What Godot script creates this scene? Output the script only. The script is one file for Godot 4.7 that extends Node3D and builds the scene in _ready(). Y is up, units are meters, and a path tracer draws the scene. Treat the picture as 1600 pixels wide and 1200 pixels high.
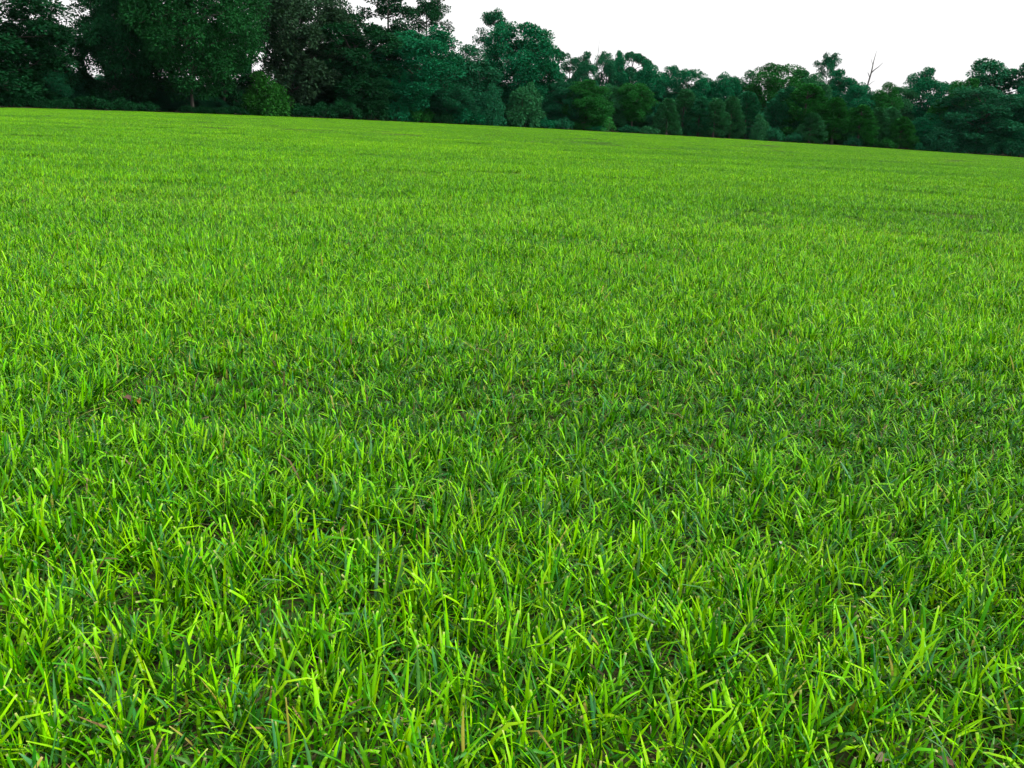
extends Node3D
# A mown field under a white sky, a wood along its far edge.

const EYE := 0.55
# field edge: distance by bearing in degrees, and the height of the ground there
const EDGE_BEARING := [-60.0, -30.0, 0.0, 30.0, 60.0]
const EDGE_DISTANCE := [92.0, 100.0, 132.0, 170.0, 190.0]

var swell := FastNoiseLite.new()
var patchy := FastNoiseLite.new()
var bands := FastNoiseLite.new()
var taken := {}
var rng := RandomNumberGenerator.new()


func _ready() -> void:
	var cam := Camera3D.new()
	cam.name = "camera"
	cam.fov = 43.603
	cam.near = 0.05
	cam.far = 2000.0
	cam.position = Vector3(0, EYE, 0)
	cam.basis = Basis(Vector3.RIGHT, deg_to_rad(-15.2)) * Basis(Vector3.BACK, deg_to_rad(2.8))
	add_child(cam)
	cam.current = true

	var sky_material := ProceduralSkyMaterial.new()
	sky_material.sky_top_color = Color(1.0, 1.0, 1.0)
	sky_material.sky_horizon_color = Color(0.645, 0.645, 0.645)
	sky_material.sky_curve = 0.60
	sky_material.sky_energy_multiplier = 1.0
	sky_material.energy_multiplier = 1.9
	sky_material.ground_bottom_color = Color(0.1, 0.14, 0.06)
	sky_material.ground_horizon_color = Color(0.3, 0.34, 0.3)
	sky_material.sun_angle_max = 1.0
	var sky := Sky.new()
	sky.sky_material = sky_material
	var env := Environment.new()
	env.background_mode = Environment.BG_SKY
	env.sky = sky
	env.tonemap_mode = Environment.TONE_MAPPER_LINEAR
	env.tonemap_exposure = 1.37
	env.fog_enabled = true
	env.fog_density = 0.00002
	env.fog_light_color = Color(0.82, 0.93, 1.0)
	env.sdfgi_enabled = true
	env.ssao_enabled = true
	env.ssil_enabled = true
	var world := WorldEnvironment.new()
	world.environment = env
	add_child(world)

	var sun := DirectionalLight3D.new()
	sun.name = "sun"
	sun.light_energy = 1.0
	sun.light_angular_distance = 6.0
	sun.light_color = Color(1.0, 0.97, 0.9)
	sun.sky_mode = DirectionalLight3D.SKY_MODE_LIGHT_ONLY
	sun.shadow_enabled = true
	sun.rotation_degrees = Vector3(-32, 78, 0)   # veiled and rather low, from the right and a little behind the camera
	add_child(sun)

	setup_noise()
	build_ground()
	build_wood()
	build_grass()
	build_litter()


# ------------------------------------------------------------------ helpers

func setup_noise() -> void:
	swell.seed = 5
	swell.frequency = 0.9
	swell.fractal_octaves = 2
	patchy.seed = 21
	patchy.frequency = 0.55
	patchy.fractal_octaves = 3
	bands.seed = 8
	bands.frequency = 1.0
	bands.fractal_octaves = 2


func edge_distance(b: float) -> float:
	var d := rad_to_deg(b)
	for i in 4:
		if d < EDGE_BEARING[i + 1] or i == 3:
			return lerpf(EDGE_DISTANCE[i], EDGE_DISTANCE[i + 1], clampf((d - EDGE_BEARING[i]) / (EDGE_BEARING[i + 1] - EDGE_BEARING[i]), 0.0, 1.0))
	return 130.0


func edge_height(b: float) -> float:
	b = clampf(b, -0.52, 0.52)
	return ((-0.877 * b - 2.6395) * b - 0.4225) * b


func ground_height(x: float, z: float) -> float:
	var r := sqrt(x * x + z * z)
	var b := atan2(x, -z)
	var far := smoothstep(12.0, 1.0, 0.0) if r < 0.001 else smoothstep(10.0, edge_distance(b), r)
	var small := swell.get_noise_2d(x, z) * 0.022 * (1.0 + smoothstep(6.0, 40.0, r) * 1.2)
	return edge_height(b) * far + small


func free_name(called: String) -> String:
	if not taken.has(called):
		taken[called] = 0
		return called
	taken[called] += 1
	return "%s_%03d" % [called, taken[called]]


func tag(o: Node, label: String, category: String, group := "", kind := "") -> void:
	if label: o.set_meta("label", label)
	if category: o.set_meta("category", category)
	if group: o.set_meta("group", group)
	if kind: o.set_meta("kind", kind)


func part(called: String, mesh: Mesh, material: Material, parent: Node) -> MeshInstance3D:
	var o := MeshInstance3D.new()
	o.name = called
	o.mesh = mesh
	o.material_override = material
	parent.add_child(o, true)
	return o


class Faces:
	var v := PackedVector3Array()
	var n := PackedVector3Array()
	var c := PackedColorArray()
	var i := PackedInt32Array()
	func mesh() -> ArrayMesh:
		var a := []
		a.resize(Mesh.ARRAY_MAX)
		a[Mesh.ARRAY_VERTEX] = v
		a[Mesh.ARRAY_NORMAL] = n
		a[Mesh.ARRAY_COLOR] = c
		a[Mesh.ARRAY_INDEX] = i
		var m := ArrayMesh.new()
		m.add_surface_from_arrays(Mesh.PRIMITIVE_TRIANGLES, a)
		return m


func noise_image(seed_: int, freq: float, ramp: Gradient, size := 512) -> NoiseTexture2D:
	var fn := FastNoiseLite.new()
	fn.seed = seed_
	fn.frequency = freq
	fn.fractal_octaves = 5
	var t := NoiseTexture2D.new()
	t.width = size
	t.height = size
	t.seamless = true
	t.noise = fn
	t.color_ramp = ramp
	return t


# ------------------------------------------------------------------ ground

func build_ground() -> void:
	var f := Faces.new()
	var around := 180
	var radii := [0.0]
	var r := 0.12
	while r < 900.0:
		radii.append(r)
		r *= 1.09
	for k in radii.size():
		for j in around + 1:
			var b := TAU * j / around
			var x: float = sin(b) * radii[k]
			var z: float = -cos(b) * radii[k]
			var y := ground_height(x, z) - 0.012
			if radii[k] > 200.0:
				y = lerpf(y, -1.0, smoothstep(200.0, 260.0, radii[k]))
			f.v.append(Vector3(x, y, z))
			f.n.append(Vector3.UP)
			f.c.append(Color.WHITE)
	for k in radii.size() - 1:
		for j in around:
			var a := k * (around + 1) + j
			var d := a + around + 1
			f.i.append_array(PackedInt32Array([a, d, a + 1, a + 1, d, d + 1]))
	var g := Gradient.new()
	g.set_color(0, Color(0.036, 0.034, 0.015).linear_to_srgb())
	g.set_color(1, Color(0.052, 0.070, 0.020).linear_to_srgb())
	g.add_point(0.5, Color(0.042, 0.048, 0.018).linear_to_srgb())
	var m := StandardMaterial3D.new()
	m.albedo_texture = noise_image(3, 0.02, g)
	m.uv1_triplanar = true
	m.uv1_world_triplanar = true
	m.uv1_scale = Vector3(1.7, 1.7, 1.7)
	m.roughness = 1.0
	m.metallic_specular = 0.1
	var o := part("ground", f.mesh(), m, self)
	tag(o, "dark soil and thatch under the mown grass of the field", "ground", "", "structure")

	# leaf litter under the trees, from the edge of the field onwards
	var w := Faces.new()
	var cols := 140
	var rows := 16
	for k in rows + 1:
		for j in cols + 1:
			var b := deg_to_rad(lerpf(-62.0, 62.0, float(j) / cols))
			var d := edge_distance(b) + 1.2 + 0.9 * bands.get_noise_1d(b * 90.0) + pow(float(k) / rows, 1.6) * 130.0
			var x := sin(b) * d
			var z := -cos(b) * d
			w.v.append(Vector3(x, (ground_height(x, z) if d < 200.0 else lerpf(ground_height(x, z), -0.9, smoothstep(200.0, 260.0, d))) + 0.02, z))
			w.n.append(Vector3.UP)
			w.c.append(Color.WHITE)
	for k in rows:
		for j in cols:
			var a := k * (cols + 1) + j
			var d := a + cols + 1
			w.i.append_array(PackedInt32Array([a, d, a + 1, a + 1, d, d + 1]))
	var lg := Gradient.new()
	lg.set_color(0, Color(0.03, 0.022, 0.012).linear_to_srgb())
	lg.set_color(1, Color(0.06, 0.05, 0.025).linear_to_srgb())
	var lm := StandardMaterial3D.new()
	lm.albedo_texture = noise_image(4, 0.03, lg)
	lm.uv1_triplanar = true
	lm.uv1_world_triplanar = true
	lm.uv1_scale = Vector3(0.3, 0.3, 0.3)
	lm.roughness = 1.0
	var q := part("forest_floor", w.mesh(), lm, self)
	tag(q, "dark leaf litter under the trees beyond the field", "ground", "", "structure")


# ------------------------------------------------------------------ grass

# One blade: a strip that starts at p, leans towards azimuth az, bends over and tapers; folded along its midrib if fold.
func blade(f: Faces, p: Vector3, az: float, lean: float, bend: float, length: float, width: float, twist: float, segs: int, fold: bool, tint: Color, tip: Color, blunt: float) -> void:
	var out := Vector3(sin(az), 0, cos(az))
	var flat := Vector3(cos(az), 0, -sin(az))
	var pos := p
	var before := 0.0
	var first := f.v.size()
	var across := 3 if fold else 2
	for k in segs + 1:
		var t := float(k) / segs
		if segs > 3:      # a short last piece carries the cut or withered tip
			t = 1.0 if k == segs else 0.92 * k / (segs - 1)
		var a := lean + bend * t * t
		var along := Vector3(out.x * sin(a), cos(a), out.z * sin(a))
		var side := flat.rotated(along, twist * t)
		var face := side.cross(along)
		if k > 0:
			pos += along * length * (t - before)
		before = t
		var w := width * (0.70 + 0.30 * minf(1.0, t * 2.5))
		if t > 0.45:
			w *= lerpf(1.0, blunt, pow((t - 0.45) / 0.55, 1.6))
		var col := tint
		if t > 0.95:
			col = tip
		if fold:
			f.v.append(pos - side * w * 0.5 + face * w * 0.17)
			f.v.append(pos)
			f.v.append(pos + side * w * 0.5 + face * w * 0.17)
			f.n.append((face + side * 0.32).normalized())
			f.n.append(face)
			f.n.append((face - side * 0.32).normalized())
			f.c.append(col)
			f.c.append(Color(col.r * 1.12, col.g * 1.1, col.b * 1.15))
			f.c.append(col)
		else:
			f.v.append(pos - side * w * 0.5)
			f.v.append(pos + side * w * 0.5)
			f.n.append(face)
			f.n.append(face)
			f.c.append(col)
			f.c.append(col)
	for k in segs:
		var a := first + k * across
		var d := a + across
		for s in across - 1:
			f.i.append_array(PackedInt32Array([a + s, d + s, a + s + 1, a + s + 1, d + s, d + s + 1]))


func blade_tint(dull: float) -> Color:
	var u := rng.randf()
	var v := rng.randf_range(0.7, 1.2)
	if u < 0.44 - dull * 0.12:
		return Color(rng.randf_range(0.14, 0.215), rng.randf_range(0.40, 0.50), 0.001) * v        # fresh yellow green
	if u < 0.73 - dull * 0.12:
		return Color(rng.randf_range(0.045, 0.075), rng.randf_range(0.21, 0.28), 0.001) * v      # plain green
	if u < 0.89 - dull * 0.10:
		return Color(rng.randf_range(0.010, 0.02), rng.randf_range(0.075, 0.12), 0.003) * v       # old dark green
	if u < 0.992 - dull * 0.03:
		return Color(rng.randf_range(0.035, 0.065), rng.randf_range(0.15, 0.21), rng.randf_range(0.012, 0.06)) * v  # blue green underside
	if u < 0.998 - dull * 0.015:
		return Color(0.26, 0.25, 0.04) * v                                                        # yellowed
	return Color(0.17, 0.11, 0.05) * v                                                            # brown


func grass_tile(seed_: int, side: float, per_m2: float, segs: int, fold: bool, wide: float, dull: float) -> ArrayMesh:
	rng.seed = seed_
	var f := Faces.new()
	var clump := FastNoiseLite.new()
	clump.seed = seed_
	clump.frequency = 11.0
	var count := int(side * side * per_m2)
	var heart := Vector2.ZERO
	var left := 0
	for k in count:
		var x := rng.randf_range(-0.5, 0.5) * side
		var z := rng.randf_range(-0.5, 0.5) * side
		var grouped := rng.randf() < 0.7
		var away := 0.0
		if grouped:      # blades of one tussock spring from nearly the same spot and splay
			if left == 0:
				heart = Vector2(x, z)
				left = rng.randi_range(5, 11)
			left -= 1
			away = rng.randf() * TAU
			var near := sqrt(rng.randf()) * 0.009
			x = heart.x + sin(away) * near
			z = heart.y + cos(away) * near
		var c := clump.get_noise_2d(x, z)          # -0.6 .. 0.6
		var tall := 1.0 + c * 0.7 - dull * 0.2
		var u := rng.randf()
		var length := rng.randf_range(0.023, 0.059) * tall
		var lean := absf(rng.randfn(0.0, 0.6)) + 0.05
		var bend := rng.randf_range(-0.1, 0.85)
		var width := rng.randf_range(0.0018, 0.0047) * wide
		var az := away + rng.randfn(0.0, 0.5) if grouped else rng.randf() * TAU
		var tint := blade_tint(dull)
		var tip := tint
		var blunt := 0.12
		if fold and rng.randf() < 0.32:
			blunt = rng.randf_range(0.35, 0.75)
			tip = tint.lerp(Color(0.42, 0.34, 0.15), rng.randf_range(0.3, 0.9))
		elif fold and rng.randf() < 0.3:
			tip = tint.lerp(Color(0.36, 0.24, 0.06), rng.randf_range(0.2, 0.8))
		if u < 0.28:      # lies low
			lean = rng.randf_range(0.8, 1.35)
			bend = rng.randf_range(-0.2, 0.4)
			length *= 0.9
			if rng.randf() < 0.7:      # older leaves, tint darkened to paint shade into the gaps
				tint = Color(rng.randf_range(0.010, 0.03), rng.randf_range(0.06, 0.12), 0.003)
				tip = tint
		elif u < 0.33:    # dead blade lying in the thatch
			lean = rng.randf_range(1.2, 1.6)
			bend = rng.randf_range(-0.3, 0.3)
			tint = Color(0.05, 0.045, 0.015) * rng.randf_range(0.4, 1.3)
			tip = tint
		elif u < 0.47:    # short young blade near the soil, its dark tint painting in shade between tufts
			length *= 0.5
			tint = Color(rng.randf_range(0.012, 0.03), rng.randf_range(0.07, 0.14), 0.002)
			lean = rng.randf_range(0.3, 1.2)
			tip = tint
		elif u < 0.49:    # long blade that arches over
			length = rng.randf_range(0.05, 0.08) * tall
			bend = rng.randf_range(0.9, 2.0)
			width *= 1.1
		elif u < 0.52 and fold:    # thin dry thread
			width *= 0.3
			tint = Color(0.36, 0.34, 0.18) * rng.randf_range(0.5, 1.1)
			tip = tint
			bend = rng.randf_range(0.5, 2.6)
			length *= 0.7
		blade(f, Vector3(x, -0.012, z), az, lean, bend, length, width, rng.randf_range(-0.9, 0.9), segs, fold, tint, tip, blunt)
	return f.mesh()


func build_grass() -> void:
	var m := StandardMaterial3D.new()
	m.vertex_color_use_as_albedo = true
	m.roughness = 0.33
	m.metallic_specular = 0.22
	m.backlight_enabled = true
	m.backlight = Color(0.5, 0.5, 0.1)
	m.cull_mode = BaseMaterial3D.CULL_DISABLED
	var root := Node3D.new()
	root.name = "grass"
	tag(root, "short bright green mown grass covering the whole field", "grass", "", "stuff")
	add_child(root)
	var zones := [
		# from, to, tile side, variants: [dull, how many], blades per m2, segments, folded, width factor
		[0.0, 6.4, 0.4, 8, 4, 37000.0, 4, true, 1.0],
		[6.4, 27.2, 0.8, 4, 2, 16000.0, 3, false, 1.0],
		[27.2, 200.0, 1.6, 3, 2, 4200.0, 2, false, 1.45],
	]
	for zi in zones.size():
		var zone: Array = zones[zi]
		var side: float = zone[2]
		var meshes := []
		var places := []
		for k in int(zone[3]) + int(zone[4]):
			meshes.append(grass_tile(100 * (zi + 1) + k, side, zone[5], zone[6], zone[7], zone[8], 0.0 if k < int(zone[3]) else [1.0, 0.5, 0.1][zi]))
			places.append([])
		rng.seed = 900 + zi
		var reach := int(ceil(float(zone[1]) / side)) + 1
		for gx in range(-reach, reach + 1):
			for gz in range(-reach, reach + 1):
				var x := (gx + 0.5) * side
				var z := (gz + 0.5) * side
				# square rings, so that the tiles of one zone meet those of the next
				var far := maxf(absf(x), absf(z))
				if far < float(zone[0]) or far > float(zone[1]):
					continue
				var b := atan2(x, -z)
				var r := sqrt(x * x + z * z)
				if r > 2.0 and absf(b) > deg_to_rad(38.0) + 0.6 / r:
					continue
				if r > edge_distance(b) + 1.0 + 0.9 * bands.get_noise_1d(b * 90.0):
					continue
				var thin := patchy.get_noise_2d(x, z) < -0.40 + 0.2 * rng.randf()
				var v := int(zone[3]) + rng.randi() % int(zone[4]) if thin else rng.randi() % int(zone[3])
				var e := side * 0.5
				var dx := (ground_height(x + e, z) - ground_height(x - e, z)) / side
				var dz := (ground_height(x, z + e) - ground_height(x, z - e)) / side
				var up := Vector3(-dx, 1, -dz).normalized()
				var right := Vector3(1, dx, 0).normalized()
				var base := Basis(right, up, right.cross(up).normalized())
				base = base * Basis(Vector3.UP, PI / 2 * (rng.randi() % 4))
				# mower passes across the view: taller and shorter, fresher and duller strips
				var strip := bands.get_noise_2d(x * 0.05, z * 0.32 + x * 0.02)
				var patch := patchy.get_noise_2d(x * 0.5 + 40.0, z * 0.5)
				var tall := 1.0 + 0.22 * strip + 0.2 * patch
				base = base.scaled_local(Vector3(1.0, clampf(tall, 0.6, 1.5), 1.0))
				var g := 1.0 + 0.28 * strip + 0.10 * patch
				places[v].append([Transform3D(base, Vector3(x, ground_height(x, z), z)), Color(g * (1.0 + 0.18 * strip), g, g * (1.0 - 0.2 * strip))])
		for k in meshes.size():
			if places[k].is_empty():
				continue
			var mm := MultiMesh.new()
			mm.transform_format = MultiMesh.TRANSFORM_3D
			mm.use_colors = true
			mm.mesh = meshes[k]
			mm.instance_count = places[k].size()
			for q in places[k].size():
				mm.set_instance_transform(q, places[k][q][0])
				mm.set_instance_color(q, places[k][q][1])
			var o := MultiMeshInstance3D.new()
			o.name = "grass_blades"
			o.multimesh = mm
			o.material_override = m
			o.set_meta("kind", "stuff")
			root.add_child(o, true)


# ------------------------------------------------------------------ fallen leaves in the grass

func build_litter() -> void:
	var list := [
		["fallen_leaf", -0.715, -1.771, 0.020, 0.009, Color(0.24, 0.09, 0.008), 0.4, "small orange leaf in the grass at the left", "leaf", "fallen leaves in the grass"],
		["fallen_leaf", -0.744, -1.775, 0.018, 0.012, Color(0.06, 0.02, 0.01), 1.6, "dark brown curled leaf beside the small orange leaf", "leaf", "fallen leaves in the grass"],
		["fallen_leaf", 0.352, -0.761, 0.016, 0.010, Color(0.09, 0.07, 0.04), 2.3, "dry tan curled leaf low in the grass at the bottom right", "leaf", "fallen leaves in the grass"],
		["fallen_leaf", 0.415, -0.768, 0.018, 0.006, Color(0.07, 0.025, 0.01), 0.9, "reddish brown leaf in the grass nearest the bottom right corner", "leaf", "fallen leaves in the grass"],
		["petal", 0.380, -1.222, 0.005, 0.004, Color(0.45, 0.44, 0.38), 0.2, "tiny white petal on the grass at the right", "petal", ""],
	]
	for d in list:
		var f := Faces.new()
		var ll: float = d[3]
		var ww: float = d[4]
		var n := 8
		for k in n + 1:
			var t := float(k) / n
			var w := ww * pow(sin(PI * clampf(t * 0.94 + 0.03, 0.0, 1.0)), 0.8)
			var lift := 0.35 * ll * sin(t * 2.6)
			for s in 5:
				var q := (s - 2) * 0.25
				f.v.append(Vector3(q * w, lift + absf(q) * w * 0.7 + 0.0012 * sin(t * 19.0 + s * 2.0), (t - 0.5) * ll))
				f.n.append(Vector3(-signf(q) * 0.5, 1, 0).normalized())
				var c: Color = d[5]
				f.c.append(c * (1.25 if s == 2 else 1.0))
		for k in n:
			for s in 4:
				var a := k * 5 + s
				f.i.append_array(PackedInt32Array([a, a + 1, a + 5, a + 1, a + 6, a + 5]))
		var m := StandardMaterial3D.new()
		m.vertex_color_use_as_albedo = true
		m.roughness = 0.6
		m.cull_mode = BaseMaterial3D.CULL_DISABLED
		var o := part(free_name(d[0]), f.mesh(), m, self)
		o.position = Vector3(d[1], ground_height(d[1], d[2]) + 0.010, d[2])
		o.rotation = Vector3(0.5, d[6], 0.3)
		tag(o, d[7], d[8], d[9])


# ------------------------------------------------------------------ trees

func tube(f: Faces, path: Array, radii: Array, sides: int, tint: Color) -> void:
	var first := f.v.size()
	for k in path.size():
		var p: Vector3 = path[k]
		var along: Vector3 = (path[mini(k + 1, path.size() - 1)] - path[maxi(k - 1, 0)]).normalized()
		var u := along.cross(Vector3(0.31, 0.2, 0.93)).normalized()
		var w := along.cross(u)
		for s in sides + 1:
			var a := TAU * s / sides
			var d := u * cos(a) + w * sin(a)
			f.v.append(p + d * float(radii[k]) * (1.0 + 0.12 * sin(a * 3.0 + k)))
			f.n.append(d)
			f.c.append(tint * (0.85 + 0.3 * fmod(absf(sin(s * 12.9 + k * 78.2 + p.y * 7.0)) * 43.7, 1.0)))
	for k in path.size() - 1:
		for s in sides:
			var a := first + k * (sides + 1) + s
			var d := a + sides + 1
			f.i.append_array(PackedInt32Array([a, d, a + 1, a + 1, d, d + 1]))


func limb(f: Faces, a: Vector3, b: Vector3, r0: float, r1: float, sag: float, tint: Color) -> void:
	var path := []
	var radii := []
	for k in 5:
		var t := k / 4.0
		path.append(a.lerp(b, t) + Vector3(rng.randf_range(-0.1, 0.1), sag * sin(t * PI) + rng.randf_range(-0.08, 0.08), rng.randf_range(-0.1, 0.1)) * (1.0 if k > 0 and k < 4 else 0.0))
		radii.append(lerpf(r0, r1, t))
	tube(f, path, radii, 5, tint)


# One leaf: a pointed, slightly folded face of two triangles.
func leaf(f: Faces, p: Vector3, along: Vector3, normal: Vector3, length: float, width: float, tint: Color) -> void:
	var side := along.cross(normal).normalized()
	var n := side.cross(along).normalized()
	var first := f.v.size()
	f.v.append(p)
	f.v.append(p + along * length * 0.5 + side * width * 0.5 - n * width * 0.12)
	f.v.append(p + along * length)
	f.v.append(p + along * length * 0.5 - side * width * 0.5 - n * width * 0.12)
	for k in 4:
		f.n.append(n)
		f.c.append(tint)
	f.i.append_array(PackedInt32Array([first, first + 2, first + 1, first, first + 3, first + 2]))


func ball() -> Vector3:
	while true:
		var p := Vector3(rng.randf_range(-1, 1), rng.randf_range(-1, 1), rng.randf_range(-1, 1))
		if p.length_squared() < 1.0 and p.length_squared() > 0.01:
			return p
	return Vector3.UP


# A rounded tuft of leaves: denser on its shell and on top, leaves hanging outwards.
func tuft(f: Faces, centre: Vector3, size: float, flat: float, count: int, ll: float, lw: float, tone: float) -> void:
	for k in count:
		var d := ball().normalized()
		if d.y < -0.2 and rng.randf() < 0.55:
			d.y = -d.y
		var r := size * (0.45 + 0.6 * sqrt(rng.randf()))
		var p := centre + Vector3(d.x * r, d.y * r * flat, d.z * r)
		var along := (d + Vector3(0, -0.35, 0) + ball() * 0.7).normalized()
		var normal := (d * 0.6 + Vector3(0, 0.7, 0) + ball() * 0.8).normalized()
		if absf(along.dot(normal)) > 0.95:
			continue
		var v := tone * rng.randf_range(0.7, 1.3)
		leaf(f, p, along, normal, ll * rng.randf_range(0.7, 1.3), lw * rng.randf_range(0.7, 1.3), Color(v * rng.randf_range(0.85, 1.25), v, v * rng.randf_range(0.8, 1.15)))


# A prototype tree: {trunk, crown, height, width}
func make_tree(kind: String, seed_: int) -> Dictionary:
	rng.seed = seed_
	var t := Faces.new()
	var c := Faces.new()
	var bark := Color(0.055, 0.05, 0.045)
	var hh := 14.0
	var ww := 10.0
	if kind in ["broad", "tall", "giant", "ragged"]:
		var low := -0.04
		var n := 17 * 11
		var gap := 0.0
		var ll := 0.29
		if kind == "tall":
			low = 0.2
		elif kind == "giant":
			hh = 18.5
			ww = 18.0
			low = 0.09
			n = 30 * 13
			ll = 0.30
		elif kind == "ragged":
			ww = 8.0
			n = 16 * 11
			gap = 0.25
			low = 0.0
		var path := []
		var radii := []
		var lx := rng.randf_range(-0.5, 0.5)
		for k in 9:
			var s := k / 8.0
			path.append(Vector3(lx * s * s + rng.randf_range(-0.06, 0.06), hh * 0.86 * s - 0.3, rng.randf_range(-0.1, 0.1)))
			radii.append(lerpf(0.2, 0.04, pow(s, 0.8)) + (0.08 if k == 0 else 0.0))
		tube(t, path, radii, 8, bark)
		# boughs: rounded masses spread over the crown, each clothed with tufts on its outer and upper side
		var boughs: int = {"broad": 17, "tall": 17, "giant": 30, "ragged": 16}[kind]
		var mid := hh * (1.0 + low) * 0.5
		var half := hh * (1.0 - low) * 0.5
		var spin := rng.randf() * TAU
		for k in boughs + 2:
			var v := 1.0 - 2.0 * (k + 0.5) / boughs
			var a := spin + k * 2.39996 + rng.randf_range(-0.4, 0.4)
			var d := Vector3(cos(a) * sqrt(maxf(0.0, 1.0 - v * v)), v, sin(a) * sqrt(maxf(0.0, 1.0 - v * v)))
			var r := rng.randf_range(0.52, 0.80) + gap * rng.randf_range(-0.3, 0.2)
			if k >= boughs:
				d = Vector3(0, (k - boughs) * 0.5 - 0.2, 0)
				r = 1.0
			var centre := Vector3(d.x * r * ww * 0.5 + lx * 0.5, mid + d.y * r * half, d.z * r * ww * 0.5)
			var big := ww * 0.5 * (rng.randf_range(0.30, 0.46) if kind != "giant" else rng.randf_range(0.24, 0.36)) * (1.0 - gap * 0.15)
			var tone := rng.randf_range(0.8, 1.2)
			var h0 := clampf(centre.y - rng.randf_range(1.0, 3.0), hh * 0.14, hh * 0.8)
			var root := Vector3(lx * pow(h0 / (hh * 0.86), 2.0), h0, 0)
			limb(t, root, centre, lerpf(0.13, 0.06, h0 / hh), 0.03, 0.3, bark)
			for j in n / boughs:
				var o := (ball().normalized() + d * 0.45 + Vector3(0, 0.35, 0)).normalized()
				var p := centre + Vector3(o.x, o.y * 0.8, o.z) * big * rng.randf_range(0.75, 1.0)
				p.y = maxf(p.y, 0.5)
				var q := big * rng.randf_range(0.34, 0.56)
				tuft(c, p, q, 0.8, int((140 if gap == 0.0 else 105) + 55 * q), ll, ll * 0.62, tone * rng.randf_range(0.85, 1.15))
				if j % 3 == 0:
					limb(t, centre, p, 0.03, 0.012, 0.1, bark)
	elif kind == "airy":
		hh = 18.0
		ww = 9.0
		var path := []
		var radii := []
		var bow := rng.randf_range(-0.9, 0.9)
		for k in 9:
			var s := k / 8.0
			path.append(Vector3(bow * s * s, hh * 0.95 * s - 0.3, rng.randf_range(-0.08, 0.08)))
			radii.append(lerpf(0.28, 0.04, s))
		tube(t, path, radii, 7, bark)
		for k in 34:
			var s := rng.randf_range(0.46, 1.0)
			var h0 := hh * 0.93 * s
			var a := rng.randf() * TAU
			var reach := ww * 0.5 * rng.randf_range(0.35, 1.0) * sqrt(maxf(0.06, 1.0 - pow((s - 0.73) / 0.29, 2.0)))
			var root := Vector3(bow * s * s, h0, 0)
			var tip := root + Vector3(cos(a) * reach, rng.randf_range(0.1, 1.3), sin(a) * reach)
			tip.y = minf(tip.y, hh - 0.3)
			limb(t, root, tip, 0.07, 0.02, 0.25, bark)
			for q in 5:
				var p := root.lerp(tip, rng.randf_range(0.55, 1.05)) + ball() * 0.5
				tuft(c, p, rng.randf_range(0.45, 0.9), 0.7, 80, 0.30, 0.18, rng.randf_range(0.7, 1.2))
	elif kind == "cedar" or kind == "cone":
		hh = 8.0
		ww = 4.6
		tube(t, [Vector3(0, -0.3, 0), Vector3(0.03, 1.5, 0), Vector3(0, 4.5, 0.04), Vector3(0, 7.6, 0)], [0.17, 0.14, 0.08, 0.02], 6, bark)
		var lobes := []
		for k in 6:
			lobes.append([rng.randf() * TAU, rng.randf_range(-0.3, 0.3), rng.randf()])
		for k in 170:
			var s := pow(rng.randf(), 0.8)          # 0 at the foot, 1 at the tip
			var a := rng.randf() * TAU
			var prof := pow(1.0 - s, 0.52) * (0.82 + 0.18 * sin(minf(s * 5.0, 1.57)))
			for l in lobes:
				prof *= 1.0 + float(l[1]) * maxf(0.0, cos(a - float(l[0]))) * maxf(0.0, 1.0 - absf(s - float(l[2])) * 3.0)
			var r := ww * 0.5 * prof * rng.randf_range(0.62, 0.98)
			var p := Vector3(cos(a) * r, 0.25 + s * (hh - 0.55), sin(a) * r)
			var q := rng.randf_range(0.38, 0.62) * (1.0 - 0.35 * s)
			var n := 80
			var tone := rng.randf_range(0.75, 1.25)
			for j in n:
				var d := ball()
				var at := p + Vector3(d.x * q, d.y * q * 1.25, d.z * q)
				var along := (Vector3(cos(a), 0.7, sin(a)) + ball() * 0.8).normalized()
				var v := tone * rng.randf_range(0.7, 1.3)
				leaf(c, at, along, (Vector3(cos(a), 0.5, sin(a)) + ball()).normalized(), rng.randf_range(0.22, 0.36), rng.randf_range(0.11, 0.17), Color(v * rng.randf_range(0.9, 1.3), v, v * 0.9))
			if k % 6 == 0:
				limb(t, Vector3(0, maxf(0.2, p.y - 0.4), 0), p, 0.03, 0.01, 0.05, bark)
	elif kind == "bush":
		hh = 5.0
		ww = 6.0
		for k in 5:
			var a := TAU * k / 5.0 + rng.randf()
			limb(t, Vector3(cos(a) * 0.15, -0.2, sin(a) * 0.15), Vector3(cos(a) * 1.3, 3.3, sin(a) * 1.3), 0.09, 0.02, 0.2, bark)
		for k in 110:
			var d := ball().normalized()
			d.y = absf(d.y) * 1.05 - 0.1
			var r := rng.randf_range(0.6, 0.94) * (1.0 + 0.16 * sin(d.x * 5.0 + seed_) * sin(d.z * 6.0))
			if k % 5 == 0:
				r *= 0.6
			var p := Vector3(d.x * r * (ww * 0.5 - 0.2), 0.35 + maxf(0.0, d.y) * r * (hh - 0.6), d.z * r * (ww * 0.5 - 0.2))
			tuft(c, p, rng.randf_range(0.5, 0.85), 0.85, 130, 0.28, 0.17, rng.randf_range(0.75, 1.25))
	elif kind == "shrub":
		hh = 2.0
		ww = 4.0
		for k in 6:
			var a := TAU * k / 6.0 + rng.randf()
			limb(t, Vector3(cos(a) * 0.3, -0.1, sin(a) * 0.3), Vector3(cos(a) * 1.2, 1.3, sin(a) * 1.2), 0.035, 0.01, 0.1, bark)
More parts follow.
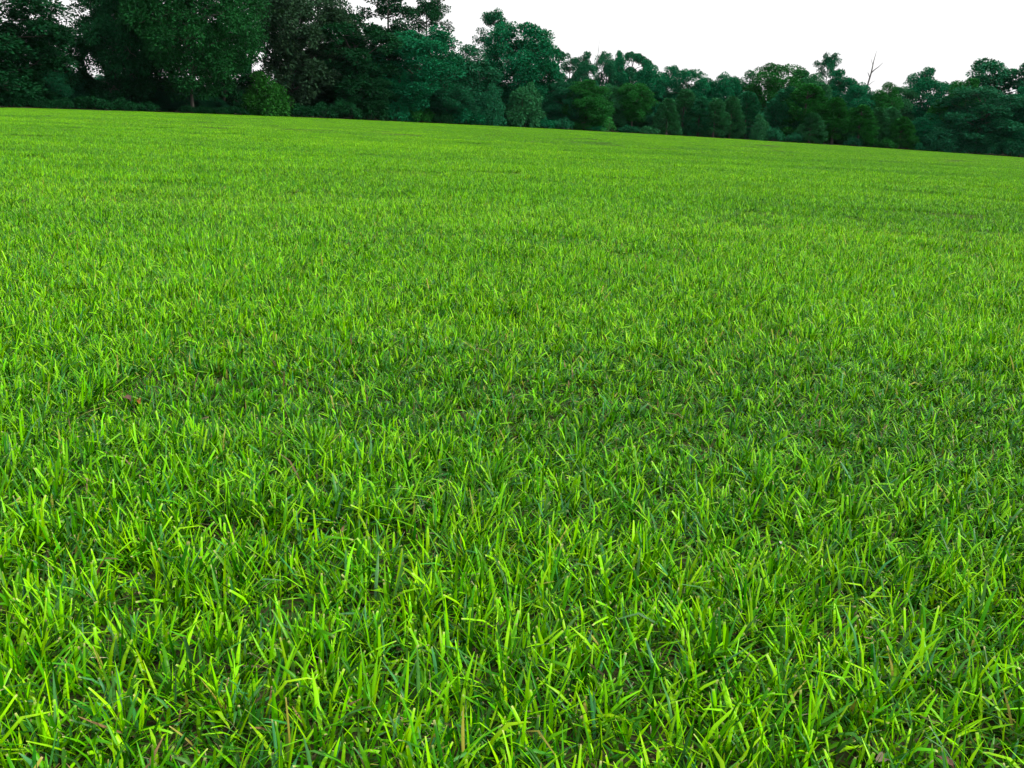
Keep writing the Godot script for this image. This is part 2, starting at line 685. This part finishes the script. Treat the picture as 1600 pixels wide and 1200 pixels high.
		for k in 34:
			var a := rng.randf() * TAU
			var r := sqrt(rng.randf()) * (ww * 0.5 - 0.35)
			var top := hh * (1.0 - pow(r / (ww * 0.5), 2.0) * 0.6) * rng.randf_range(0.35, 0.9)
			tuft(c, Vector3(cos(a) * r, top, sin(a) * r), rng.randf_range(0.28, 0.5), 0.9, 80, 0.26, 0.15, rng.randf_range(0.7, 1.3))
	elif kind == "sapling":
		hh = 2.2
		ww = 2.2
		limb(t, Vector3(0, -0.1, 0), Vector3(0.05, 2.0, 0), 0.03, 0.008, 0.0, bark)
		for k in 26:
			var s := rng.randf()
			var a := rng.randf() * TAU
			var r := ww * 0.5 * (1.0 - s * 0.75) * rng.randf_range(0.35, 0.9)
			var p := Vector3(cos(a) * r, 0.2 + s * (hh - 0.35), sin(a) * r)
			limb(t, Vector3(0.0, maxf(0.1, p.y - 0.25), 0), p, 0.01, 0.004, 0.03, bark)
			tuft(c, p, rng.randf_range(0.14, 0.26), 1.0, 26, 0.2, 0.1, rng.randf_range(0.8, 1.3))
	elif kind == "snag":
		hh = 15.7
		ww = 3.1
		var grey := Color(0.04, 0.035, 0.035)
		tube(t, [Vector3(-1.0, -0.3, 0), Vector3(-0.9, 4, 0.05), Vector3(-0.75, 8, 0), Vector3(-0.45, 10.6, 0), Vector3(-0.2, 12.2, 0.05), Vector3(-0.05, 14.0, 0), Vector3(0.2, 15.7, 0)], [0.22, 0.18, 0.15, 0.13, 0.11, 0.06, 0.02], 7, grey)
		tube(t, [Vector3(-0.2, 12.1, 0), Vector3(0.3, 12.7, 0.1), Vector3(0.9, 13.2, 0.1), Vector3(1.5, 13.9, 0.15)], [0.085, 0.07, 0.05, 0.02], 5, grey)
		tube(t, [Vector3(-0.35, 11.4, 0), Vector3(-0.6, 12.0, -0.1), Vector3(-0.75, 12.2, -0.1)], [0.06, 0.05, 0.03], 5, grey)
		tube(t, [Vector3(-0.1, 13.4, 0), Vector3(-0.45, 14.1, 0.1), Vector3(-0.55, 14.4, 0.1)], [0.035, 0.025, 0.01], 5, grey)
		tube(t, [Vector3(-0.55, 9.9, 0), Vector3(0.1, 10.6, 0.1), Vector3(0.6, 10.9, 0.1)], [0.05, 0.03, 0.01], 5, grey)
	if c.v.size():      # measure what has grown
		var lo := c.v[0]
		var hi := c.v[0]
		for p in c.v:
			lo = lo.min(p)
			hi = hi.max(p)
		hh = hi.y
		ww = maxf(hi.x, -lo.x) + maxf(hi.z, -lo.z)
	return {"trunk": t.mesh(), "crown": c.mesh() if c.v.size() else null, "height": hh, "width": ww}


func build_wood() -> void:
	var tones := [
		Color(0.007, 0.058, 0.020),   # deep green
		Color(0.014, 0.120, 0.022),   # green
		Color(0.007, 0.130, 0.056),   # teal green
		Color(0.012, 0.112, 0.052),   # grey green
		Color(0.022, 0.130, 0.050),   # olive
		Color(0.024, 0.064, 0.032),   # brownish
		Color(0.030, 0.20, 0.040),    # fresh green
		Color(0.020, 0.118, 0.018),   # bright green
		Color(0.010, 0.078, 0.020),   # forest green
	]
	var leaves := []
	for tone in tones:
		var m := StandardMaterial3D.new()
		m.vertex_color_use_as_albedo = true
		m.albedo_color = tone.linear_to_srgb()
		m.roughness = 0.6
		m.metallic_specular = 0.08
		m.backlight_enabled = true
		m.backlight = Color(0.45, 0.5, 0.35)
		m.cull_mode = BaseMaterial3D.CULL_DISABLED
		leaves.append(m)
	var bark := StandardMaterial3D.new()
	bark.vertex_color_use_as_albedo = true
	bark.roughness = 0.95
	var proto := {}
	var how_many := {"broad": 4, "tall": 2, "giant": 1, "ragged": 4, "airy": 3, "cedar": 4, "cone": 1, "bush": 3, "shrub": 3, "sapling": 1, "snag": 1}
	var si := 0
	for kind in how_many:
		proto[kind] = []
		for k in how_many[kind]:
			si += 1
			proto[kind].append(make_tree(kind, 3000 + si * 17))
	var turn := RandomNumberGenerator.new()
	turn.seed = 77
	var list := [
		["broad", -50.9, -93.6, 12.7, 16.9, 0, "broadleaf_tree", "dark leafy tree cut by the left border of the picture", "tree", "tall trees of the wood on the left"],
		["ragged", -50.7, -100.3, 9.5, 6.2, 0, "broadleaf_tree", "dark tree left of the white gap at the upper left corner", "tree", "tall trees of the wood on the left"],
		["ragged", -49.2, -105.4, 9.3, 7.2, 0, "broadleaf_tree", "low topped dark tree just under the white gap at the upper left corner", "tree", "tall trees of the wood on the left"],
		["broad", -44.0, -107.6, 14.3, 11.6, 0, "broadleaf_tree", "tall dark tree right of the white gap at the upper left corner", "tree", "tall trees of the wood on the left"],
		["ragged", -43.4, -113.7, 17.2, 13.2, 0, "broadleaf_tree", "tall dark tree with sky specks, left of the one with the pale trunk", "tree", "tall trees of the wood on the left"],
		["giant", -36.6, -109.3, 18.6, 18.1, 8, "broadleaf_tree", "largest green tree on the left, with a pale bare trunk at its foot", "tree", "tall trees of the wood on the left"],
		["airy", -35.0, -126.8, 18.9, 10.5, 0, "broadleaf_tree", "tall dark tree directly behind the round bush in the gap of trunks", "tree", "tall trees of the wood on the left"],
		["airy", -31.5, -126.2, 18.2, 11.3, 0, "ragged_tree", "tall open tree over the small gap of sky behind the round bush", "tree", "tall trees of the wood on the left"],
		["ragged", -35.9, -118.7, 12.4, 9.3, 0, "broadleaf_tree", "dark tree filling the gap between the largest green tree and the round bush", "tree", "tall trees of the wood on the left"],
		["ragged", -28.8, -122.5, 16.3, 12.6, 5, "broadleaf_tree", "brownish dark tree rising right of the round bush", "tree", "tall trees of the wood on the left"],
		["ragged", -25.0, -127.7, 16.1, 11.9, 5, "broadleaf_tree", "grey green dark tree, second to the right of the round bush", "tree", "tall trees of the wood on the left"],
		["ragged", -21.2, -126.1, 12.9, 13.3, 0, "broadleaf_tree", "dark tree with sky gaps on both sides left of the round topped teal tree", "tree", "tall trees of the wood on the left"],
		["airy", -19.8, -144.3, 18.9, 11.7, 0, "ragged_tree", "open crowned tree at the top border above the wood's right shoulder", "tree", "treetops on the skyline"],
		["airy", -15.0, -149.1, 17.9, 9.5, 0, "ragged_tree", "open crowned tree whose ragged right side meets the white sky", "tree", "treetops on the skyline"],
		["broad", -14.3, -129.5, 12.2, 14.7, 2, "broadleaf_tree", "round topped teal green tree at the right end of the tall wood", "tree", "trees of the wood in the middle"],
		["broad", -9.1, -136.6, 10.5, 13.7, 3, "broadleaf_tree", "grey green tree below the dip left of the bright tall tree", "tree", "trees of the wood in the middle"],
		["airy", -5.2, -155.9, 17.3, 7.3, 3, "ragged_tree", "open tree with an arching top left of the bright tall tree", "tree", "treetops on the skyline"],
		["tall", -0.9, -143.6, 14.7, 13.2, 2, "broadleaf_tree", "bright teal tall tree standing alone against the sky in the middle", "tree", "trees of the wood in the middle"],
		["ragged", 2.4, -148.2, 12.1, 7.4, 3, "broadleaf_tree", "thin dark tree at the right shoulder of the bright tall tree", "tree", "trees of the wood in the middle"],
		["airy", 6.8, -162.9, 11.9, 4.9, 3, "ragged_tree", "small open treetop just right of the bright tall tree", "tree", "treetops on the skyline"],
		["ragged", 8.9, -159.8, 12.2, 6.0, 3, "broadleaf_tree", "pointed ragged treetop next to the faint bare treetop", "tree", "treetops on the skyline"],
		["snag", 11.1, -160.6, 14.1, 1.0, 0, "dead_snag", "thin faint bare dead treetop left of three narrow tops", "dead tree", ""],
		["ragged", 12.8, -163.2, 12.6, 5.7, 3, "broadleaf_tree", "first of three narrow tops right of the faint bare treetop", "tree", "treetops on the skyline"],
		["ragged", 14.8, -164.8, 13.0, 4.7, 2, "broadleaf_tree", "second of three narrow tops right of the faint bare treetop", "tree", "treetops on the skyline"],
		["ragged", 17.4, -167.6, 13.0, 7.0, 3, "broadleaf_tree", "third of three narrow tops right of the faint bare treetop", "tree", "treetops on the skyline"],
		["ragged", 19.7, -161.6, 11.5, 7.5, 2, "broadleaf_tree", "rounded dark top on the slope of the skyline behind the cedars", "tree", "treetops on the skyline"],
		["ragged", 23.2, -166.4, 11.2, 7.0, 2, "broadleaf_tree", "blue green top lower down the slope of the skyline", "tree", "treetops on the skyline"],
		["broad", 25.9, -161.5, 10.5, 8.4, 2, "broadleaf_tree", "pointed dark top left of the lowest dip in the skyline", "tree", "treetops on the skyline"],
		["broad", 30.0, -166.3, 9.6, 8.4, 2, "broadleaf_tree", "small tree in the lowest dip of the skyline", "tree", "treetops on the skyline"],
		["broad", 32.8, -165.0, 10.5, 8.4, 2, "broadleaf_tree", "broad tree right of the lowest dip in the skyline", "tree", "treetops on the skyline"],
		["broad", 36.5, -169.5, 11.3, 9.0, 4, "broadleaf_tree", "dark tree left of the bright rounded top on the right", "tree", "treetops on the skyline"],
		["broad", 40.4, -164.6, 12.4, 12.0, 1, "broadleaf_tree", "bright rounded treetop right of the skyline dip", "tree", "treetops on the skyline"],
		["broad", 45.2, -163.4, 11.5, 9.9, 4, "broadleaf_tree", "brownish green tree under the leaning pine branches", "tree", "treetops on the skyline"],
		["airy", 51.9, -175.4, 15.4, 6.1, 3, "ragged_tree", "thin leaning pine with a few flat tufts above the right wood", "tree", "treetops on the skyline"],
		["ragged", 52.9, -169.9, 12.3, 8.9, 2, "broadleaf_tree", "tree with loose sprigs on top left of the dead snag", "tree", "treetops on the skyline"],
		["snag", 57.3, -168.3, 15.3, 3.1, 0, "dead_snag", "bare dead forked snag against the white sky", "dead tree", ""],
		["broad", 54.8, -164.5, 10.3, 10.1, 2, "broadleaf_tree", "blue green tree at the foot of the dead snag", "tree", "treetops on the skyline"],
		["broad", 57.7, -162.8, 10.4, 7.9, 1, "broadleaf_tree", "green tree just right of the dead snag", "tree", "treetops on the skyline"],
		["ragged", 61.1, -164.8, 9.9, 6.6, 4, "broadleaf_tree", "dark tree in the dip left of the round crown on the right", "tree", "treetops on the skyline"],
		["ragged", 65.5, -166.8, 13.4, 9.3, 2, "broadleaf_tree", "round dark crown standing alone on the right skyline", "tree", "treetops on the skyline"],
		["broad", 70.8, -168.6, 11.4, 7.6, 2, "broadleaf_tree", "low dark tree between the round crown and the wide loose crowned tree", "tree", "treetops on the skyline"],
		["broad", 71.1, -163.0, 11.8, 8.2, 1, "broadleaf_tree", "green tree under the left end of the wide loose crowned tree", "tree", "treetops on the skyline"],
		["ragged", 79.6, -171.9, 15.8, 16.6, 3, "ragged_tree", "wide loose crowned tree near the right border", "tree", "treetops on the skyline"],
		["airy", 84.3, -167.8, 15.4, 8.8, 3, "ragged_tree", "loose crowned pine cut by the right border", "tree", "treetops on the skyline"],
		["bush", -29.7, -114.2, 5.0, 6.6, 7, "round_bush", "round bright bush standing out on the field edge at the left", "bush", "shrubs along the edge of the field"],
		["cone", -15.8, -125.3, 6.6, 5.0, 2, "small_tree", "dark pointed tree in front of the round topped teal tree", "tree", "trees of the wood in the middle"],
		["broad", -20.2, -124.5, 6.1, 9.5, 0, "small_tree", "dark low tree under the tall wood left of the pointed tree", "tree", "trees of the wood in the middle"],
		["broad", -10.2, -129.8, 5.7, 9.8, 3, "small_tree", "low grey green tree left of the big rounded shrubs", "tree", "trees of the wood in the middle"],
		["bush", -4.6, -131.8, 5.6, 4.6, 3, "tall_shrub", "left lobe of the two big rounded shrubs in the middle", "shrub", "shrubs along the edge of the field"],
		["bush", -0.1, -134.5, 6.1, 6.3, 4, "tall_shrub", "right and wider of the two big rounded shrubs in the middle", "shrub", "shrubs along the edge of the field"],
		["broad", 5.4, -139.7, 6.6, 7.2, 3, "small_tree", "dark tree just right of the big rounded shrubs", "tree", "trees of the wood in the middle"],
		["broad", 8.4, -139.1, 6.9, 9.3, 1, "small_tree", "bright topped green tree behind the small sapling", "tree", "trees of the wood in the middle"],
		["sapling", 11.4, -134.7, 2.1, 2.4, 6, "sapling", "small bright green sapling alone at the field edge", "sapling", ""],
		["broad", 12.7, -143.8, 6.8, 5.8, 4, "small_tree", "tree with a rounded top above the small sapling", "tree", "trees of the wood in the middle"],
		["tall", 15.4, -143.9, 7.1, 7.6, 1, "small_tree", "tree with thin bare stems right of the small sapling", "tree", "trees of the wood in the middle"],
		["cedar", 20.5, -143.8, 5.2, 5.5, 4, "cedar_tree", "first cedar right of the bare stems, brownish and conical", "cedar", "conical evergreens along the right edge"],
		["cedar", 23.4, -147.6, 6.8, 6.3, 4, "cedar_tree", "taller dark cedar behind the first brownish cedar", "cedar", "conical evergreens along the right edge"],
		["cedar", 25.5, -146.3, 5.8, 5.3, 3, "cedar_tree", "grey green cedar, third right of the bare stems", "cedar", "conical evergreens along the right edge"],
		["cedar", 27.7, -146.0, 5.7, 5.1, 4, "cedar_tree", "narrow cedar with a rounded tip left of the dip in the skyline", "cedar", "conical evergreens along the right edge"],
		["cedar", 30.4, -147.6, 6.1, 5.7, 4, "cedar_tree", "cedar below the lowest dip of the skyline", "cedar", "conical evergreens along the right edge"],
		["cedar", 33.1, -150.2, 7.1, 6.8, 3, "cedar_tree", "tall brownish cedar left of the low round bush", "cedar", "conical evergreens along the right edge"],
		["bush", 34.6, -146.3, 3.9, 3.4, 4, "round_bush", "low round bush at the field edge between the two rows of cedars", "bush", "shrubs along the edge of the field"],
		["cedar", 39.8, -153.3, 8.3, 8.2, 3, "cedar_tree", "dark cedar behind the low round bush", "cedar", "conical evergreens along the right edge"],
		["cedar", 42.5, -152.0, 8.9, 9.8, 1, "cedar_tree", "tallest and widest cedar on the right, green tipped", "cedar", "conical evergreens along the right edge"],
		["cedar", 42.5, -148.3, 4.5, 5.9, 4, "cedar_tree", "small young cedar in front of the tallest cedar", "cedar", "conical evergreens along the right edge"],
		["cedar", 46.5, -150.3, 7.1, 6.9, 1, "cedar_tree", "green cedar right of the tallest cedar", "cedar", "conical evergreens along the right edge"],
		["cedar", 49.1, -151.0, 5.6, 4.8, 4, "cedar_tree", "slim cedar wedged between two green cedars", "cedar", "conical evergreens along the right edge"],
		["cedar", 50.2, -149.8, 6.2, 6.3, 1, "cedar_tree", "bright green cedar below the dead snag", "cedar", "conical evergreens along the right edge"],
		["cedar", 53.4, -151.5, 6.0, 6.1, 4, "cedar_tree", "brownish cedar right of the bright green one", "cedar", "conical evergreens along the right edge"],
		["cedar", 55.6, -152.6, 6.2, 5.8, 4, "cedar_tree", "pointed cedar behind the last rounded one", "cedar", "conical evergreens along the right edge"],
		["cedar", 56.7, -150.3, 4.8, 5.8, 1, "cedar_tree", "last cedar of the row, rounded and shorter", "cedar", "conical evergreens along the right edge"],
		["sapling", 59.1, -148.6, 1.2, 1.9, 2, "leafy_shrub", "small pale leafy shrub at the foot of the last cedar", "shrub", "shrubs along the edge of the field"],
		["broad", 61.5, -153.8, 5.7, 7.6, 2, "small_tree", "dark shrubby tree right of the last cedar", "tree", "trees of the wood in the middle"],
		["bush", 63.1, -150.6, 4.3, 7.2, 3, "round_bush", "low wide rounded bush near the right end of the field edge", "bush", "shrubs along the edge of the field"],
		["cone", 63.9, -154.7, 7.9, 6.4, 1, "small_tree", "pointed tree above the low wide bush near the right", "tree", "trees of the wood in the middle"],
		["broad", 69.6, -152.9, 10.1, 16.1, 3, "broadleaf_tree", "big dark tree on the right with a brownish top", "tree", "trees of the wood in the middle"],
		["broad", 76.2, -152.6, 10.5, 10.0, 2, "broadleaf_tree", "dark tree cut by the right border of the picture", "tree", "trees of the wood in the middle"],
	]
	var counts := {}
	for d in list:
		var kind: String = d[0]
		counts[kind] = counts.get(kind, -1) + 1
		var p: Dictionary = proto[kind][counts[kind] % proto[kind].size()]
		var o := plant(p, d[1], d[2], d[3], d[4], leaves[d[5]], bark, d[6], 0.0 if kind == "snag" else turn.randf() * TAU)
		tag(o, d[7], d[8], d[9])
	var low := [
		[-47.9, -92.2, 1.6, 4.2, 0, "low dark shrub by the left border at the field edge"],
		[-46.2, -94.8, 1.1, 3.2, 0, "small green shrub second from the left border"],
		[-45.0, -96.5, 1.2, 2.8, 0, "small green shrub third from the left border"],
		[-43.3, -98.9, 1.5, 4.3, 0, "low dark shrub below the tree right of the upper left white gap"],
		[-41.2, -101.6, 1.4, 3.7, 0, "low dark shrub left of the pale bare trunk, the farther one"],
		[-39.5, -103.7, 1.1, 3.0, 0, "low green shrub just left of the pale bare trunk"],
		[-36.4, -107.2, 0.9, 2.3, 0, "first small weed just right of the pale bare trunk"],
		[-35.1, -108.6, 0.9, 2.7, 0, "second small weed right of the pale bare trunk"],
		[-33.6, -110.0, 0.9, 2.6, 0, "third small weed right of the pale bare trunk"],
		[-32.2, -111.5, 1.0, 3.1, 0, "low dark shrub touching the left side of the round bush"],
		[-26.3, -116.7, 1.7, 4.8, 0, "low dark shrub just right of the round bush"],
		[-24.0, -118.6, 2.0, 4.0, 0, "second low dark shrub right of the round bush"],
		[-21.4, -120.6, 2.6, 4.9, 0, "wide green shrub below the brownish dark trees"],
		[-18.9, -122.4, 2.9, 5.0, 0, "taller wide green shrub left of the dark pointed tree"],
		[-16.0, -124.3, 2.5, 3.8, 2, "low teal shrub at the foot of the dark pointed tree"],
		[-13.4, -126.0, 2.0, 4.2, 1, "low green shrub right of the dark pointed tree"],
		[-10.7, -127.6, 1.8, 4.3, 0, "low dark shrub left of the grey green low tree"],
		[-8.0, -129.2, 2.8, 4.7, 2, "teal shrub at the foot of the low grey green tree"],
		[-6.3, -130.1, 1.6, 3.5, 2, "small teal shrub touching the left big rounded shrub"],
		[2.7, -134.6, 1.6, 3.6, 2, "low teal shrub right of the two big rounded shrubs"],
		[5.2, -135.9, 1.7, 3.6, 3, "low grey green shrub left of the small sapling"],
		[9.8, -138.0, 0.8, 3.3, 2, "tiny teal shrub just left of the small sapling"],
		[14.8, -140.1, 1.2, 3.8, 3, "low grey green shrub just right of the small sapling"],
		[17.7, -141.1, 1.2, 3.8, 4, "low olive shrub at the foot of the first brownish cedar"],
		[36.6, -146.5, 2.3, 4.0, 3, "low grey green shrub right of the low round bush among the cedars"],
		[40.2, -147.2, 1.6, 3.7, 3, "low grey green shrub left of the small young cedar"],
		[49.2, -148.5, 1.7, 3.1, 3, "low grey green shrub between the green cedars below the dead snag"],
		[54.8, -149.0, 1.7, 3.2, 1, "low green shrub between the last two cedars"],
		[66.4, -149.5, 2.6, 3.9, 3, "low grey green shrub right of the low wide bush"],
		[69.6, -149.4, 2.6, 4.4, 3, "second low grey green shrub right of the low wide bush"],
		[72.5, -149.3, 2.3, 4.0, 3, "grey green shrub third right of the low wide bush"],
		[74.9, -149.2, 3.0, 4.5, 3, "low grey green shrub at the right border"],
	]
	for k in low.size():
		var d: Array = low[k]
		var o := plant(proto["shrub"][k % 3], d[0], d[1], d[2], d[3], leaves[d[4]], bark, "low_shrub", turn.randf() * TAU)
		tag(o, d[5], "shrub", "low shrubs at the foot of the wood")
	build_deep_wood(proto, leaves, bark)


func plant(p: Dictionary, x: float, z: float, height: float, width: float, leaf_material: Material, bark: Material, called: String, turned: float) -> Node3D:
	var o := Node3D.new()
	o.name = free_name(called)
	add_child(o)
	o.position = Vector3(x, ground_height(x, z), z)
	o.rotation.y = turned
	part("trunk", p.trunk, bark, o)
	if p.crown:
		part("crown", p.crown, leaf_material, o)
	for c in o.get_children():
		c.scale = Vector3(width / p.width, height / p.height, width / p.width)
	return o


# The depth of the wood behind the trees at its edge: one dark mass of further trees.
func build_deep_wood(proto: Dictionary, leaves: Array, bark: Material) -> void:
	var root := Node3D.new()
	root.name = "deep_wood"
	tag(root, "dark mass of further trees filling the wood behind its edge", "wood", "", "stuff")
	add_child(root)
	var r := RandomNumberGenerator.new()
	r.seed = 4
	var spots := [[], [], [], []]
	for k in 230:
		var b := deg_to_rad(lerpf(-50.0, 50.0, (k % 115 + r.randf()) / 115.0))
		var back := (30.0 if k < 115 else 46.0) + r.randf() * 14.0
		var d := edge_distance(b) + back
		var deg := rad_to_deg(b)
		# as high as the skyline in front allows
		var top := 5.5 if deg < -14.0 else (11.0 if deg < -3.0 else 9.2)
		var h := top * r.randf_range(0.65, 0.98)
		if absf(deg + 14.3) < 0.7:
			h *= 0.3
		var x := sin(b) * d
		var z := -cos(b) * d
		var s := Vector3(h / 14.0 * r.randf_range(0.9, 1.3), h / 14.0, h / 14.0 * r.randf_range(0.9, 1.3))
		spots[k % 4].append(Transform3D(Basis(Vector3.UP, r.randf() * TAU) * Basis.from_scale(s), Vector3(x, ground_height(x, z) if d < 200.0 else -0.5, z)))
	for k in 520:
		var b := deg_to_rad(lerpf(-50.0, 50.0, (k % 173 + r.randf()) / 173.0))
		var d := edge_distance(b) + 9.0 + 9.0 * (k / 173) + r.randf() * 8.0
		var x := sin(b) * d
		var z := -cos(b) * d
		var h := r.randf_range(1.6, 4.5)
		if absf(rad_to_deg(b) + 14.3) < 0.7:
			h *= 0.5
		spots[k % 4].append(Transform3D(Basis(Vector3.UP, r.randf() * TAU) * Basis.from_scale(Vector3(0.45, h / 14.0, 0.45)), Vector3(x, ground_height(x, z), z)))
	for v in 4:
		for which in ["trunk", "crown"]:
			var mm := MultiMesh.new()
			mm.transform_format = MultiMesh.TRANSFORM_3D
			mm.mesh = proto["broad"][v][which]
			mm.instance_count = spots[v].size()
			for k in spots[v].size():
				mm.set_instance_transform(k, spots[v][k])
			var o := MultiMeshInstance3D.new()
			o.name = which + "s"
			o.multimesh = mm
			o.material_override = bark if which == "trunk" else leaves[0 if v < 2 else 3]
			o.set_meta("kind", "stuff")
			root.add_child(o, true)
